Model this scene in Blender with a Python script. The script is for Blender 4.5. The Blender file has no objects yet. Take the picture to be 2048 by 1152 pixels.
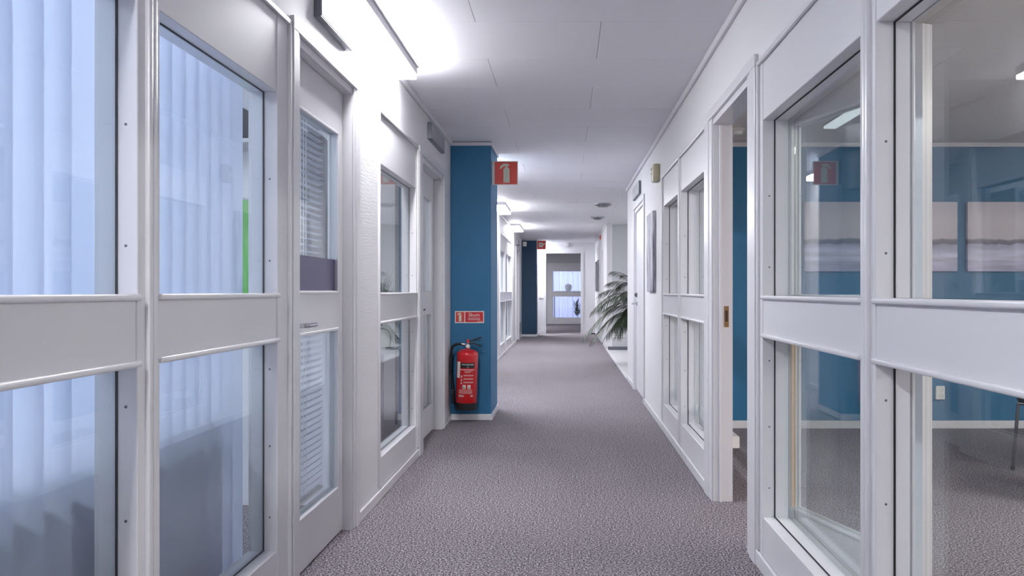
import bpy, bmesh, math, random
from mathutils import Vector, Matrix

# ------------------------------------------------------------------ camera, world, exposure
S = bpy.context.scene
COL = S.collection
PI = math.pi
random.seed(7)
F = 1560.0            # focal length in pixels of the 2048 px wide frame
VX, VY = 1131.0, 583.0
EYE = 1.15
H = 2.49              # corridor ceiling
LW, RW = -1.03, 0.81  # corridor wall faces
FLW = -1.12           # left wall face beyond the first column
T = 0.105             # partition thickness

cam_d = bpy.data.cameras.new('camera')
cam = bpy.data.objects.new('camera', cam_d)
COL.objects.link(cam)
cam.location = (0, 0, EYE)
cam.rotation_euler = (PI / 2, 0, 0)
cam_d.sensor_width = 36.0
cam_d.lens = 36.0 * F / 2048.0
cam_d.shift_x = -(VX - 1024.0) / 2048.0
cam_d.shift_y = (VY - 576.0) / 2048.0
cam_d.clip_start = 0.02
cam_d.clip_end = 200
S.camera = cam
S.view_settings.view_transform = 'Standard'
S.view_settings.look = 'None'
S.view_settings.gamma = 1.0
S.view_settings.use_curve_mapping = False
S.view_settings.exposure = -0.1

W = bpy.data.worlds.new('world')
S.world = W
W.use_nodes = True
W.node_tree.nodes['Background'].inputs[0].default_value = (0.55, 0.70, 1.0, 1)
W.node_tree.nodes['Background'].inputs[1].default_value = 1.2


def area(name, loc, rot, sx, sy, power, color):
    d = bpy.data.lights.new(name, 'AREA')
    d.shape = 'RECTANGLE'
    d.size, d.size_y = sx, sy
    d.energy = power
    d.color = color
    o = bpy.data.objects.new(name, d)
    o.location = loc
    o.rotation_euler = rot
    COL.objects.link(o)
    return o


# daylight outside the windows of the offices
area('daylight_office', (-4.75, 1.3, 1.6), (0, -PI / 2, 0), 1.5, 4.6, 80, (0.76, 0.85, 1.0))
area('daylight_far_room', (0.2, 30.6, 1.6), (-PI / 2, 0, 0), 4.0, 1.6, 190, (0.68, 0.70, 1.0))

LAMP_E = 112.0
SIDE_E = 1.1

# ------------------------------------------------------------------ materials


def lin(c):
    return tuple(((x / 255.0) / 12.92 if x / 255.0 <= 0.04045 else (((x / 255.0) + 0.055) / 1.055) ** 2.4) for x in c) + (1.0,)


def new_mat(name):
    m = bpy.data.materials.new(name)
    m.use_nodes = True
    nt = m.node_tree
    b = nt.nodes['Principled BSDF']
    return m, nt, b


def paint(name, rgb, rough=0.5, metal=0.0, bump=0.0, scale=60.0, var=0.0, coat=0.0, spec=None):
    m, nt, b = new_mat(name)
    b.inputs['Base Color'].default_value = lin(rgb)
    b.inputs['Roughness'].default_value = rough
    b.inputs['Metallic'].default_value = metal
    if coat:
        b.inputs['Coat Weight'].default_value = coat
    if spec is not None:
        b.inputs['Specular IOR Level'].default_value = spec
    geo = nt.nodes.new('ShaderNodeNewGeometry')
    if bump or var:
        n = nt.nodes.new('ShaderNodeTexNoise')
        n.inputs['Scale'].default_value = scale
        n.inputs['Detail'].default_value = 3
        nt.links.new(geo.outputs['Position'], n.inputs['Vector'])
        if bump:
            bp = nt.nodes.new('ShaderNodeBump')
            bp.inputs['Strength'].default_value = bump
            bp.inputs['Distance'].default_value = 0.002
            nt.links.new(n.outputs['Fac'], bp.inputs['Height'])
            nt.links.new(bp.outputs['Normal'], b.inputs['Normal'])
        if var:
            r = nt.nodes.new('ShaderNodeMapRange')
            r.inputs[3].default_value = 1 - var
            r.inputs[4].default_value = 1 + var
            nt.links.new(n.outputs['Fac'], r.inputs[0])
            mx = nt.nodes.new('ShaderNodeVectorMath')
            mx.operation = 'SCALE'
            mx.inputs[0].default_value = lin(rgb)[:3]
            nt.links.new(r.outputs[0], mx.inputs['Scale'])
            nt.links.new(mx.outputs[0], b.inputs['Base Color'])
    return m


M = {}
M['trim'] = paint('white_gloss_paint', (219, 218, 222), 0.30)
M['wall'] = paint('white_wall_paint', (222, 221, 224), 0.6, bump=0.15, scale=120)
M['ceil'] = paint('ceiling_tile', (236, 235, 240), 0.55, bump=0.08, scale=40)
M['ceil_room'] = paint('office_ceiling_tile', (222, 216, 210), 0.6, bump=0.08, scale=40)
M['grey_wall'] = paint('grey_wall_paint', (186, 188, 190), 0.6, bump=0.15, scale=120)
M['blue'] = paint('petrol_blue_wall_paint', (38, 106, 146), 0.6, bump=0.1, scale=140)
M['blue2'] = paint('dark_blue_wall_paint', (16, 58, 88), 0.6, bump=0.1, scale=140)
M['black'] = paint('black_rubber', (14, 14, 16), 0.5)
M['gasket'] = paint('black_gasket', (12, 14, 20), 0.6)
M['alu'] = paint('brushed_aluminium', (158, 160, 166), 0.35, metal=0.6, bump=0.06, scale=300)
M['alu_dark'] = paint('dark_aluminium', (110, 112, 120), 0.4, metal=0.5)
M['chrome'] = paint('chrome', (200, 202, 208), 0.15, metal=1.0)
M['steel'] = paint('dark_chrome', (120, 122, 128), 0.2, metal=1.0)
M['brass'] = paint('aged_brass', (150, 118, 84), 0.4, metal=0.7)
M['brass_dark'] = paint('strike_hole', (60, 36, 20), 0.6)
M['red'] = paint('extinguisher_red', (196, 14, 22), 0.28, coat=0.6)
M['sign_red'] = paint('sign_red', (206, 58, 46), 0.45)
M['sign_red2'] = paint('sign_crimson', (196, 26, 34), 0.45)
M['sign_white'] = paint('sign_white', (232, 230, 224), 0.5)
M['sign_glow'] = paint('sign_pale_green', (205, 208, 190), 0.5)
M['lamp_body'] = paint('lamp_white_enamel', (214, 214, 220), 0.35)
M['plastic'] = paint('white_plastic', (228, 228, 226), 0.35)
M['beige'] = paint('beige_plastic', (178, 170, 140), 0.4)
M['purple'] = paint('purple_film', (76, 70, 104), 0.35)
M['green'] = paint('green_cloth', (88, 178, 66), 0.8, bump=0.4, scale=30)
M['desk'] = paint('pale_desk_laminate', (206, 204, 204), 0.4)
M['vinyl'] = paint('pale_grey_vinyl', (206, 205, 208), 0.3, var=0.05, scale=18)
M['bead_reflection'] = paint('bead_reflection_tan', (205, 170, 130), 0.5, var=0.1, scale=30)
M['pot'] = paint('dark_pot', (60, 58, 58), 0.5)
M['soil'] = paint('soil', (45, 36, 30), 0.9, bump=0.6, scale=80)
M['leaf'] = paint('palm_leaf', (20, 38, 18), 0.5, var=0.35, scale=30)
M['stem'] = paint('palm_stem', (84, 100, 58), 0.5)
M['dark_leaf'] = paint('grey_green_leaf', (88, 100, 92), 0.5, var=0.3, scale=30)
M['seat'] = paint('black_seat_fabric', (24, 24, 34), 0.7, bump=0.3, scale=200)
M['dark'] = paint('dark_slate', (52, 56, 66), 0.6)


def emis(name, rgb, strength):
    m, nt, b = new_mat(name)
    b.inputs['Base Color'].default_value = (0.8, 0.8, 0.8, 1)
    b.inputs['Emission Color'].default_value = tuple(rgb) + (1,)
    b.inputs['Emission Strength'].default_value = strength
    return m


M['diffuser'] = emis('lamp_diffuser', (0.955, 0.96, 1.0), LAMP_E)
M['diffuser_side'] = emis('lamp_side_diffuser', (0.93, 0.93, 1.0), SIDE_E)
M['diffuser_room'] = emis('added_office_diffuser', (1.0, 0.93, 0.86), 105.0)
M['diffuser_cool'] = emis('added_distant_office_diffuser', (0.9, 0.93, 1.0), 26.0)
M['diffuser_blue'] = emis('near_office_lamp_diffuser', (0.80, 0.87, 1.0), 56.0)
M['diffuser_bright'] = emis('end_lamp_diffuser', (0.95, 0.95, 1.0), 260.0)
M['diffuser_far'] = emis('added_alcove_office_diffuser', (0.95, 0.95, 1.0), 60.0)
M['diffuser_end'] = emis('added_end_room_diffuser', (0.95, 0.95, 1.0), 130.0)
M['louvre'] = emis('louvre_lamp', (0.9, 0.95, 1.0), 0.8)


def glass_mat(name, tint):
    m = bpy.data.materials.new(name)
    m.use_nodes = True
    nt = m.node_tree
    nt.nodes.clear()
    out = nt.nodes.new('ShaderNodeOutputMaterial')
    tr = nt.nodes.new('ShaderNodeBsdfTransparent')
    tr.inputs[0].default_value = tint
    gl = nt.nodes.new('ShaderNodeBsdfGlossy')
    gl.inputs['Roughness'].default_value = 0.0
    gl.inputs['Color'].default_value = (0.95, 0.97, 1, 1)
    lw = nt.nodes.new('ShaderNodeLayerWeight')
    lw.inputs['Blend'].default_value = 0.5
    p = nt.nodes.new('ShaderNodeMath'); p.operation = 'POWER'; p.inputs[1].default_value = 5.0
    a = nt.nodes.new('ShaderNodeMath'); a.operation = 'MULTIPLY_ADD'
    a.inputs[1].default_value = 0.96; a.inputs[2].default_value = 0.04
    mix = nt.nodes.new('ShaderNodeMixShader')
    L = nt.links.new
    L(lw.outputs['Facing'], p.inputs[0]); L(p.outputs[0], a.inputs[0]); L(a.outputs[0], mix.inputs[0])
    L(tr.outputs[0], mix.inputs[1]); L(gl.outputs[0], mix.inputs[2]); L(mix.outputs[0], out.inputs[0])
    return m


M['glass'] = glass_mat('window_glass', (0.955, 0.985, 0.985, 1))


def translucent(name, rgb, fac):
    m = bpy.data.materials.new(name)
    m.use_nodes = True
    nt = m.node_tree
    nt.nodes.clear()
    out = nt.nodes.new('ShaderNodeOutputMaterial')
    d = nt.nodes.new('ShaderNodeBsdfDiffuse'); d.inputs[0].default_value = lin(rgb)
    t = nt.nodes.new('ShaderNodeBsdfTranslucent'); t.inputs[0].default_value = lin(rgb)
    mix = nt.nodes.new('ShaderNodeMixShader'); mix.inputs[0].default_value = fac
    nt.links.new(d.outputs[0], mix.inputs[1]); nt.links.new(t.outputs[0], mix.inputs[2])
    nt.links.new(mix.outputs[0], out.inputs[0])
    return m


M['blind'] = translucent('blind_fabric', (200, 206, 224), 0.6)
M['curtain'] = translucent('curtain_fabric', (225, 228, 240), 0.6)
M['venetian'] = paint('venetian_slat', (196, 202, 214), 0.4)


def carpet_mat():
    m, nt, b = new_mat('speckled_grey_carpet')
    L = nt.links.new
    geo = nt.nodes.new('ShaderNodeNewGeometry')
    v = nt.nodes.new('ShaderNodeTexNoise'); v.inputs['Scale'].default_value = 122; v.inputs['Detail'].default_value = 4
    v.inputs['Roughness'].default_value = 0.75
    L(geo.outputs['Position'], v.inputs['Vector'])
    cr = nt.nodes.new('ShaderNodeValToRGB')
    e = cr.color_ramp.elements
    e[0].position = 0.38; e[0].color = lin((26, 23, 26))
    e[1].position = 0.62; e[1].color = lin((206, 199, 206))
    x = e.new(0.50); x.color = lin((106, 100, 106))
    L(v.outputs['Fac'], cr.inputs[0])
    n2 = nt.nodes.new('ShaderNodeTexNoise'); n2.inputs['Scale'].default_value = 1.6
    L(geo.outputs['Position'], n2.inputs['Vector'])
    mr = nt.nodes.new('ShaderNodeMapRange'); mr.inputs[3].default_value = 0.9; mr.inputs[4].default_value = 1.1
    L(n2.outputs['Fac'], mr.inputs[0])
    sc = nt.nodes.new('ShaderNodeVectorMath'); sc.operation = 'SCALE'
    L(cr.outputs[0], sc.inputs[0]); L(mr.outputs[0], sc.inputs['Scale'])
    L(sc.outputs[0], b.inputs['Base Color'])
    b.inputs['Roughness'].default_value = 0.95
    b.inputs['Specular IOR Level'].default_value = 0.1
    bp = nt.nodes.new('ShaderNodeBump'); bp.inputs['Strength'].default_value = 0.7; bp.inputs['Distance'].default_value = 0.004
    L(v.outputs['Fac'], bp.inputs['Height']); L(bp.outputs[0], b.inputs['Normal'])
    return m


M['carpet'] = carpet_mat()


def wallpaper_mat():
    """white wallpaper with fine horizontal woven ribs"""
    m, nt, b = new_mat('ribbed_wallpaper')
    L = nt.links.new
    b.inputs['Base Color'].default_value = lin((224, 223, 226)); b.inputs['Roughness'].default_value = 0.55
    geo = nt.nodes.new('ShaderNodeNewGeometry')
    mp = nt.nodes.new('ShaderNodeMapping'); mp.inputs['Scale'].default_value = (7, 7, 300)
    L(geo.outputs['Position'], mp.inputs['Vector'])
    n = nt.nodes.new('ShaderNodeTexNoise'); n.inputs['Scale'].default_value = 1.0; n.inputs['Detail'].default_value = 3
    L(mp.outputs[0], n.inputs['Vector'])
    bp = nt.nodes.new('ShaderNodeBump'); bp.inputs['Strength'].default_value = 0.8; bp.inputs['Distance'].default_value = 0.002
    L(n.outputs['Fac'], bp.inputs['Height']); L(bp.outputs[0], b.inputs['Normal'])
    return m


M['wallpaper'] = wallpaper_mat()


def seascape_mat(name, z0, z1, seed):
    """loose painting: pale sky, low dark shore, streaky lilac water (bands by height on the canvas)"""
    m, nt, b = new_mat(name)
    L = nt.links.new
    b.inputs['Roughness'].default_value = 0.6
    geo = nt.nodes.new('ShaderNodeNewGeometry')
    sep = nt.nodes.new('ShaderNodeSeparateXYZ'); L(geo.outputs['Position'], sep.inputs[0])
    mp = nt.nodes.new('ShaderNodeMapping'); mp.inputs['Scale'].default_value = (3.0, 1, 26); mp.inputs['Location'].default_value = (seed, seed, 0)
    L(geo.outputs['Position'], mp.inputs['Vector'])
    n = nt.nodes.new('ShaderNodeTexNoise'); n.inputs['Scale'].default_value = 1.0; n.inputs['Detail'].default_value = 5
    L(mp.outputs[0], n.inputs['Vector'])
    n2 = nt.nodes.new('ShaderNodeTexNoise'); n2.inputs['Scale'].default_value = 9; n2.inputs['Detail'].default_value = 4
    L(geo.outputs['Position'], n2.inputs['Vector'])
    mr = nt.nodes.new('ShaderNodeMapRange'); mr.inputs[1].default_value = z0; mr.inputs[2].default_value = z1
    L(sep.outputs[2], mr.inputs[0])
    ad = nt.nodes.new('ShaderNodeMath'); ad.operation = 'MULTIPLY_ADD'; ad.inputs[1].default_value = 0.10
    L(n2.outputs['Fac'], ad.inputs[0]); L(mr.outputs[0], ad.inputs[2])
    cr = nt.nodes.new('ShaderNodeValToRGB')
    e = cr.color_ramp.elements
    e[0].position = 0.0; e[0].color = lin((176, 170, 204))
    e[1].position = 1.0; e[1].color = lin((206, 198, 208))
    for p, c in ((0.12, (190, 186, 214)), (0.26, (214, 212, 234)), (0.40, (190, 190, 216)), (0.435, (176, 174, 200)), (0.455, (112, 106, 122)), (0.50, (132, 126, 138)), (0.52, (208, 200, 206)), (0.78, (216, 207, 213))):
        k = e.new(p); k.color = lin(c)
    L(ad.outputs[0], cr.inputs[0])
    st = nt.nodes.new('ShaderNodeMapRange'); st.inputs[1].default_value = 0.3; st.inputs[2].default_value = 0.7
    st.inputs[3].default_value = 0.70; st.inputs[4].default_value = 1.2
    L(n.outputs['Fac'], st.inputs[0])
    lt = nt.nodes.new('ShaderNodeMath'); lt.operation = 'LESS_THAN'; lt.inputs[1].default_value = 0.44; L(ad.outputs[0], lt.inputs[0])
    mx = nt.nodes.new('ShaderNodeMix'); mx.data_type = 'FLOAT'; mx.inputs[2].default_value = 1.0
    L(lt.outputs[0], mx.inputs[0]); L(st.outputs[0], mx.inputs[3])
    sc = nt.nodes.new('ShaderNodeVectorMath'); sc.operation = 'SCALE'
    L(cr.outputs[0], sc.inputs[0]); L(mx.outputs[0], sc.inputs['Scale']); L(sc.outputs[0], b.inputs['Base Color'])
    return m


M['sea1'] = seascape_mat('seascape_paint', 1.318, 1.90, 0.0)
M['sea2'] = seascape_mat('seascape_paint_right', 1.318, 1.90, 5.3)


def abstract_mat():
    m, nt, b = new_mat('grey_abstract_paint')
    L = nt.links.new
    geo = nt.nodes.new('ShaderNodeNewGeometry')
    mp = nt.nodes.new('ShaderNodeMapping'); mp.inputs['Scale'].default_value = (12, 12, 2.5)
    L(geo.outputs['Position'], mp.inputs['Vector'])
    n = nt.nodes.new('ShaderNodeTexNoise'); n.inputs['Scale'].default_value = 1.3; n.inputs['Detail'].default_value = 6
    L(mp.outputs[0], n.inputs['Vector'])
    cr = nt.nodes.new('ShaderNodeValToRGB')
    e = cr.color_ramp.elements
    e[0].position = 0.32; e[0].color = lin((70, 74, 92)); e[1].position = 0.62; e[1].color = lin((200, 200, 206))
    k = e.new(0.5); k.color = lin((150, 150, 162))
    L(n.outputs['Fac'], cr.inputs[0]); L(cr.outputs[0], b.inputs['Base Color'])
    b.inputs['Roughness'].default_value = 0.6
    return m


M['abstract'] = abstract_mat()

# ------------------------------------------------------------------ mesh helpers


def box(bm, x0, x1, y0, y1, z0, z1, bevel=0.0, seg=1):
    if x0 > x1: x0, x1 = x1, x0
    if y0 > y1: y0, y1 = y1, y0
    if z0 > z1: z0, z1 = z1, z0
    t = bmesh.new()
    bmesh.ops.create_cube(t, size=1.0)
    for v in t.verts:
        v.co = Vector((x0 + (v.co.x + .5) * (x1 - x0), y0 + (v.co.y + .5) * (y1 - y0), z0 + (v.co.z + .5) * (z1 - z0)))
    if bevel > 0:
        bmesh.ops.bevel(t, geom=t.edges[:], offset=min(bevel, .45 * min(x1 - x0, y1 - y0, z1 - z0)), segments=seg, affect='EDGES', profile=0.5)
    merge(bm, t)


def merge(bm, t, mat=None):
    me = bpy.data.meshes.new('tmp')
    t.to_mesh(me); t.free()
    if mat is not None:
        me.transform(mat)
    bm.from_mesh(me)
    bpy.data.meshes.remove(me)


def boxes(*bs, bevel=0.0, seg=1):
    bm = bmesh.new()
    for b in bs:
        box(bm, *b, bevel=bevel, seg=seg)
    return bm


def lathe(prof, n=32, centre=(0, 0, 0), axis='Z', close=True):
    """prof: list of (r, h)"""
    bm = bmesh.new()
    rings = []
    for r, h in prof:
        ring = []
        for i in range(n):
            a = 2 * PI * i / n
            p = Vector((r * math.cos(a), r * math.sin(a), h))
            if axis == 'Y': p = Vector((p.x, p.z, -p.y))
            if axis == 'X': p = Vector((p.z, p.y, -p.x))
            ring.append(bm.verts.new(p + Vector(centre)))
        rings.append(ring)
    for a, b in zip(rings, rings[1:]):
        for i in range(n):
            bm.faces.new((a[i], a[(i + 1) % n], b[(i + 1) % n], b[i]))
    if close:
        bm.faces.new(list(reversed(rings[0]))); bm.faces.new(rings[-1])
    bmesh.ops.recalc_face_normals(bm, faces=bm.faces[:])
    return bm


def tube(bm, pts, r, n=10, r1=None):
    pts = [Vector(p) for p in pts]
    rings = []
    up = Vector((0, 0, 1))
    for i, p in enumerate(pts):
        d = (pts[min(i + 1, len(pts) - 1)] - pts[max(i - 1, 0)]).normalized()
        if i == 0:
            u = up if abs(d.dot(up)) < 0.95 else Vector((1, 0, 0))
            s = d.cross(u).normalized()
        else:
            s = (s - d * s.dot(d)).normalized()
        t = s.cross(d).normalized()
        k = i / max(1, len(pts) - 1)
        rr = r if r1 is None else r + (r1 - r) * k
        rings.append([bm.verts.new(p + s * rr * math.cos(2 * PI * j / n) + t * rr * math.sin(2 * PI * j / n)) for j in range(n)])
    fs = []
    for a, b in zip(rings, rings[1:]):
        for j in range(n):
            fs.append(bm.faces.new((a[j], a[(j + 1) % n], b[(j + 1) % n], b[j])))
    fs.append(bm.faces.new(rings[0])); fs.append(bm.faces.new(rings[-1]))
    bmesh.ops.recalc_face_normals(bm, faces=fs)
    return bm


def smooth_pts(pts, n=6):
    P = [Vector(p) for p in pts]
    out = []
    for i in range(len(P) - 1):
        a, b, c, d = P[max(i - 1, 0)], P[i], P[i + 1], P[min(i + 2, len(P) - 1)]
        for k in range(n):
            t = k / n
            out.append(0.5 * ((2 * b) + (c - a) * t + (2 * a - 5 * b + 4 * c - d) * t * t + (3 * b - a - 3 * c + d) * t ** 3))
    out.append(P[-1])
    return out


def prism(outline, y0, y1):
    """outline in x,z; extruded from y0 to y1"""
    bm = bmesh.new()
    a = [bm.verts.new((x, y0, z)) for x, z in outline]
    b = [bm.verts.new((x, y1, z)) for x, z in outline]
    n = len(a)
    for i in range(n):
        bm.faces.new((a[i], a[(i + 1) % n], b[(i + 1) % n], b[i]))
    bm.faces.new(list(reversed(a))); bm.faces.new(b)
    bmesh.ops.recalc_face_normals(bm, faces=bm.faces[:])
    return bm


def obj(name, bm, mat, parent=None, smooth=False):
    me = bpy.data.meshes.new(name)
    bm.to_mesh(me); bm.free()
    o = bpy.data.objects.new(name, me)
    mats = mat if isinstance(mat, (list, tuple)) else [mat]
    for m in mats:
        me.materials.append(m)
    if smooth:
        for p in me.polygons: p.use_smooth = True
        try:
            me.set_sharp_from_angle(angle=math.radians(40))
        except Exception:
            pass
    COL.objects.link(o)
    if parent is not None: o.parent = parent
    return o


def empty(name, loc=(0, 0, 0), rz=0.0):
    o = bpy.data.objects.new(name, None)
    o.location = loc; o.rotation_euler = (0, 0, rz)
    o.empty_display_size = 0.1
    COL.objects.link(o)
    return o


def tag(o, label=None, cat=None, group=None, kind=None):
    if label: o['label'] = label
    if cat: o['category'] = cat
    if group: o['group'] = group
    if kind: o['kind'] = kind
    return o


def struct(name, bm, mat, label=None, cat=None):
    o = obj(name, bm, mat)
    return tag(o, label, cat, kind='structure')


def copy_tree(o, parent=None):
    c = o.copy(); COL.objects.link(c)
    if parent is not None: c.parent = parent
    for ch in list(o.children): copy_tree(ch, c)
    return c


def text_bm(body, size, depth=0.0006):
    """mesh of a line of text in x,z plane facing -y, centred"""
    cu = bpy.data.curves.new('txt', 'FONT')
    cu.body = body; cu.size = size; cu.extrude = depth / 2; cu.align_x = 'CENTER'; cu.align_y = 'CENTER'
    cu.resolution_u = 3
    o = bpy.data.objects.new('txt', cu); COL.objects.link(o)
    dg = bpy.context.evaluated_depsgraph_get(); dg.update()
    me = bpy.data.meshes.new_from_object(o.evaluated_get(dg))
    bpy.data.objects.remove(o); bpy.data.curves.remove(cu)
    me.transform(Matrix.Rotation(PI / 2, 4, 'X'))
    bm = bmesh.new(); bm.from_mesh(me); bpy.data.meshes.remove(me)
    return bm


def YL(px): return -LW * F / (VX - px)
def YR(px): return RW * F / (px - VX)
def at(px, py, Y): return ((px - VX) * Y / F, Y, EYE - (py - VY) * Y / F)


# wall frames: local x runs along the wall, local y goes into the wall, origin on the corridor face
def left_frame(name, y0, X=LW): return empty(name, (X, y0, 0), PI / 2)          # local x -> +Y, y -> -X
def right_frame(name, y1, X=RW): return empty(name, (X, y1, 0), -PI / 2)        # local x -> -Y, y -> +X

# ------------------------------------------------------------------ the setting
FX0, FX1, FY0, FY1 = -4.3, 5.6, -1.6, 31.0
struct('floor', boxes((FX0, FX1, FY0, FY1, -0.1, 0.0)), M['carpet'], 'speckled grey carpet running the whole length of the corridor', 'carpet')


def tiles(x0, x1, y0, y1, z, offs_y, row=0.617, length=1.25, j0=-0.447, gap=0.0022):
    bm = bmesh.new()
    k0 = math.floor((y0 - offs_y) / row) - 1
    k = k0
    while offs_y + k * row < y1:
        a, b = max(y0, offs_y + k * row), min(y1, offs_y + (k + 1) * row)
        if b - a > 0.02:
            jo = j0 if k % 2 else j0 + length / 2
            i = math.floor((x0 - jo) / length) - 1
            while jo + i * length < x1:
                c, d = max(x0, jo + i * length), min(x1, jo + (i + 1) * length)
                if d - c > 0.02:
                    box(bm, c + gap / 2, d - gap / 2, a + gap / 2, b - gap / 2, z, z + 0.02, bevel=0.0015)
                i += 1
        k += 1
    box(bm, x0, x1, y0, y1, z + 0.014, z + 0.06)
    return bm


struct('ceiling', tiles(-1.24, 0.93, -1.6, 21.4, H, 5.11), M['ceil'], 'pale ceiling of long rectangular tiles above the corridor', 'ceiling')
struct('ceiling_office', tiles(0.93, 5.6, -1.6, 6.75, 2.40, 4.6, row=0.6), M['ceil_room'])
struct('ceiling_alcove', boxes((0.93, 2.6, 10.1, 15.5, H, H + .06)), M['ceil'])
struct('ceiling_left', boxes((-4.3, -1.24, -1.6, 21.4, 2.45, 2.52)), M['ceil'])
struct('ceiling_far', boxes((-3.2, 3.2, 21.4, 31.0, H, H + .06)), M['ceil'])

ZT_L, ZT_R = 2.16, 2.11
WL0, WL1 = LW - T, LW
WR0, WR1 = RW, RW + T
# left wall: band above the partitions, solid stretches between them
bm = boxes((WL0, WL1, -1.6, 6.98, ZT_L, H), (WL0, WL1, -1.6, -0.05, 0, ZT_L), (WL0, WL1, 6.6, 6.98, 0, ZT_L),
           (FLW - T, FLW, 6.98, 13.2, 0, H), (FLW - T, FLW, 13.2, 18.7, ZT_L, H), (FLW - T, FLW, 16.3, 17.5, 0, ZT_L), (FLW - T, FLW, 18.7, 21.4, 0, H))
struct('wall_left', bm, M['wall'], 'white left corridor wall above and between the glazed panels', 'wall')
struct('wall_left_papered', boxes((WL0, WL1, 3.86, 4.28, 0, ZT_L)), M['wallpaper'], 'strip of ribbed white wallpaper between near door and middle window', 'wall')
# right wall
bm = boxes((WR0, WR1, -1.6, 10.19, ZT_R, H), (WR0, WR1, -1.6, -0.09, 0, ZT_R), (WR0, WR1, 6.51, 7.95, 0, ZT_R), (WR0, WR1, 9.22, 10.19, 0, ZT_R),
           (WR0, WR1, 15.3, 16.5, 0, H), (WR0, WR1, 17.7, 21.4, 0, H), (WR0, WR1, 16.5, 17.7, 2.12, H))
struct('wall_right', bm, M['wall'], 'white right corridor wall above and between the glazed panels', 'wall')
# the alcove with the palm
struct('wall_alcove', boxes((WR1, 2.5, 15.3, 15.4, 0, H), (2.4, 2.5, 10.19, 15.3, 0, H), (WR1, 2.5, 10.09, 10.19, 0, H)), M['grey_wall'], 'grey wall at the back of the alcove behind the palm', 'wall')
struct('floor_alcove', boxes((0.83, 2.4, 10.19, 15.3, 0.0, 0.006)), M['vinyl'])
struct('trim_threshold', boxes((0.79, 0.83, 10.19, 15.3, 0.0, 0.028), bevel=.004), M['trim'])
struct('baseboard_alcove', boxes((0.83, 2.4, 15.285, 15.3, 0.006, 0.07), bevel=.003), M['alu_dark'])
# end wall
DX0, DX1, YE = -0.53, 0.42, 21.3
struct('wall_end', boxes((FLW, DX0, YE, YE + .12, 0, H), (DX1, RW, YE, YE + .12, 0, H), (DX0, DX1, YE, YE + .12, 2.19, H)), M['wall'], 'white end wall around the far doorway', 'wall')
struct('trim_end_doorway', boxes((DX0 - .07, DX0, YE - .015, YE, 0, 2.26), (DX1, DX1 + .07, YE - .015, YE, 0, 2.26), (DX0, DX1, YE - .015, YE, 2.19, 2.26), bevel=.003), M['trim'])
struct('baseboard_end', boxes((-.74, DX0 - .07, YE - .015, YE, 0, .07), (DX1 + .07, RW, YE - .015, YE, 0, .07), bevel=.003), M['trim'])
struct('trim_end_crown', boxes((-.74, RW, YE - .03, YE, H - .05, H), bevel=.004), M['trim'])
# far room beyond the end doorway
struct('wall_far', boxes((-3.2, -1.24, 21.3, 21.42, 0, H), (.93, 3.2, 21.3, 21.42, 0, H), (-3.3, -3.2, 21.3, 31, 0, H), (3.2, 3.3, 21.3, 31, 0, H),
                         (-3.2, -.66, 27.6, 27.7, 0, H), (1.6, 3.2, 27.6, 27.7, 0, H), (-.66, 1.6, 27.6, 27.7, ZT_L, H), (-3.2, 3.2, 30.9, 31, 0, .9)), M['grey_wall'])
# blue columns that stand out of the left wall


def column(name, x0, x1, y0, y1, mat, label):
    c = struct(name, boxes((x0, x1, y0, y1, 0, H)), mat, label, 'wall')
    bm = boxes((x0, x1 + .012, y0 - .012, y0, 0, .055), (x1, x1 + .012, y0, y1, 0, .055), bevel=.003)
    obj('baseboard', bm, M['trim'], c)
    bm = boxes((x0, x1 + .014, y0 - .014, y0, H - .036, H - .006), (x1, x1 + .014, y0, y1, H - .036, H - .006), bevel=.003)
    obj('crown_strip', bm, M['trim'], c)
    return c


CF = 1.15 * F / 257.0      # 6.98, face of the near column
column('wall_column', LW, -0.667, CF, 7.62, M['blue'], 'petrol blue wall column carrying the red fire extinguisher')
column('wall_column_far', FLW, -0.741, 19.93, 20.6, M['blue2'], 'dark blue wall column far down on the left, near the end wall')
struct('wall_pier_return', boxes((FLW, LW, 6.98 + .0, 7.62, 0, H)), M['blue'])

# office on the right
struct('wall_office_back', boxes((1.30, 5.5, 6.56, 6.66, 0, 2.40)), M['blue'], 'petrol blue back wall of the right-hand office with two paintings', 'wall')
struct('wall_office_white', boxes((WR1, 1.30, 6.56, 6.66, 0, 2.40), (5.5, 5.6, -1.6, 6.66, 0, 2.40)), M['wall'])
struct('baseboard_office', boxes((WR1, 5.5, 6.545, 6.56, 0, .066), bevel=.003), M['trim'])
struct('trim_office_crown', boxes((WR1, 5.5, 6.54, 6.56, 2.365, 2.40), bevel=.003), M['trim'])
struct('wall_back', boxes((-4.3, 5.6, -1.7, -1.6, 0, H)), M['wall'])
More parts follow.
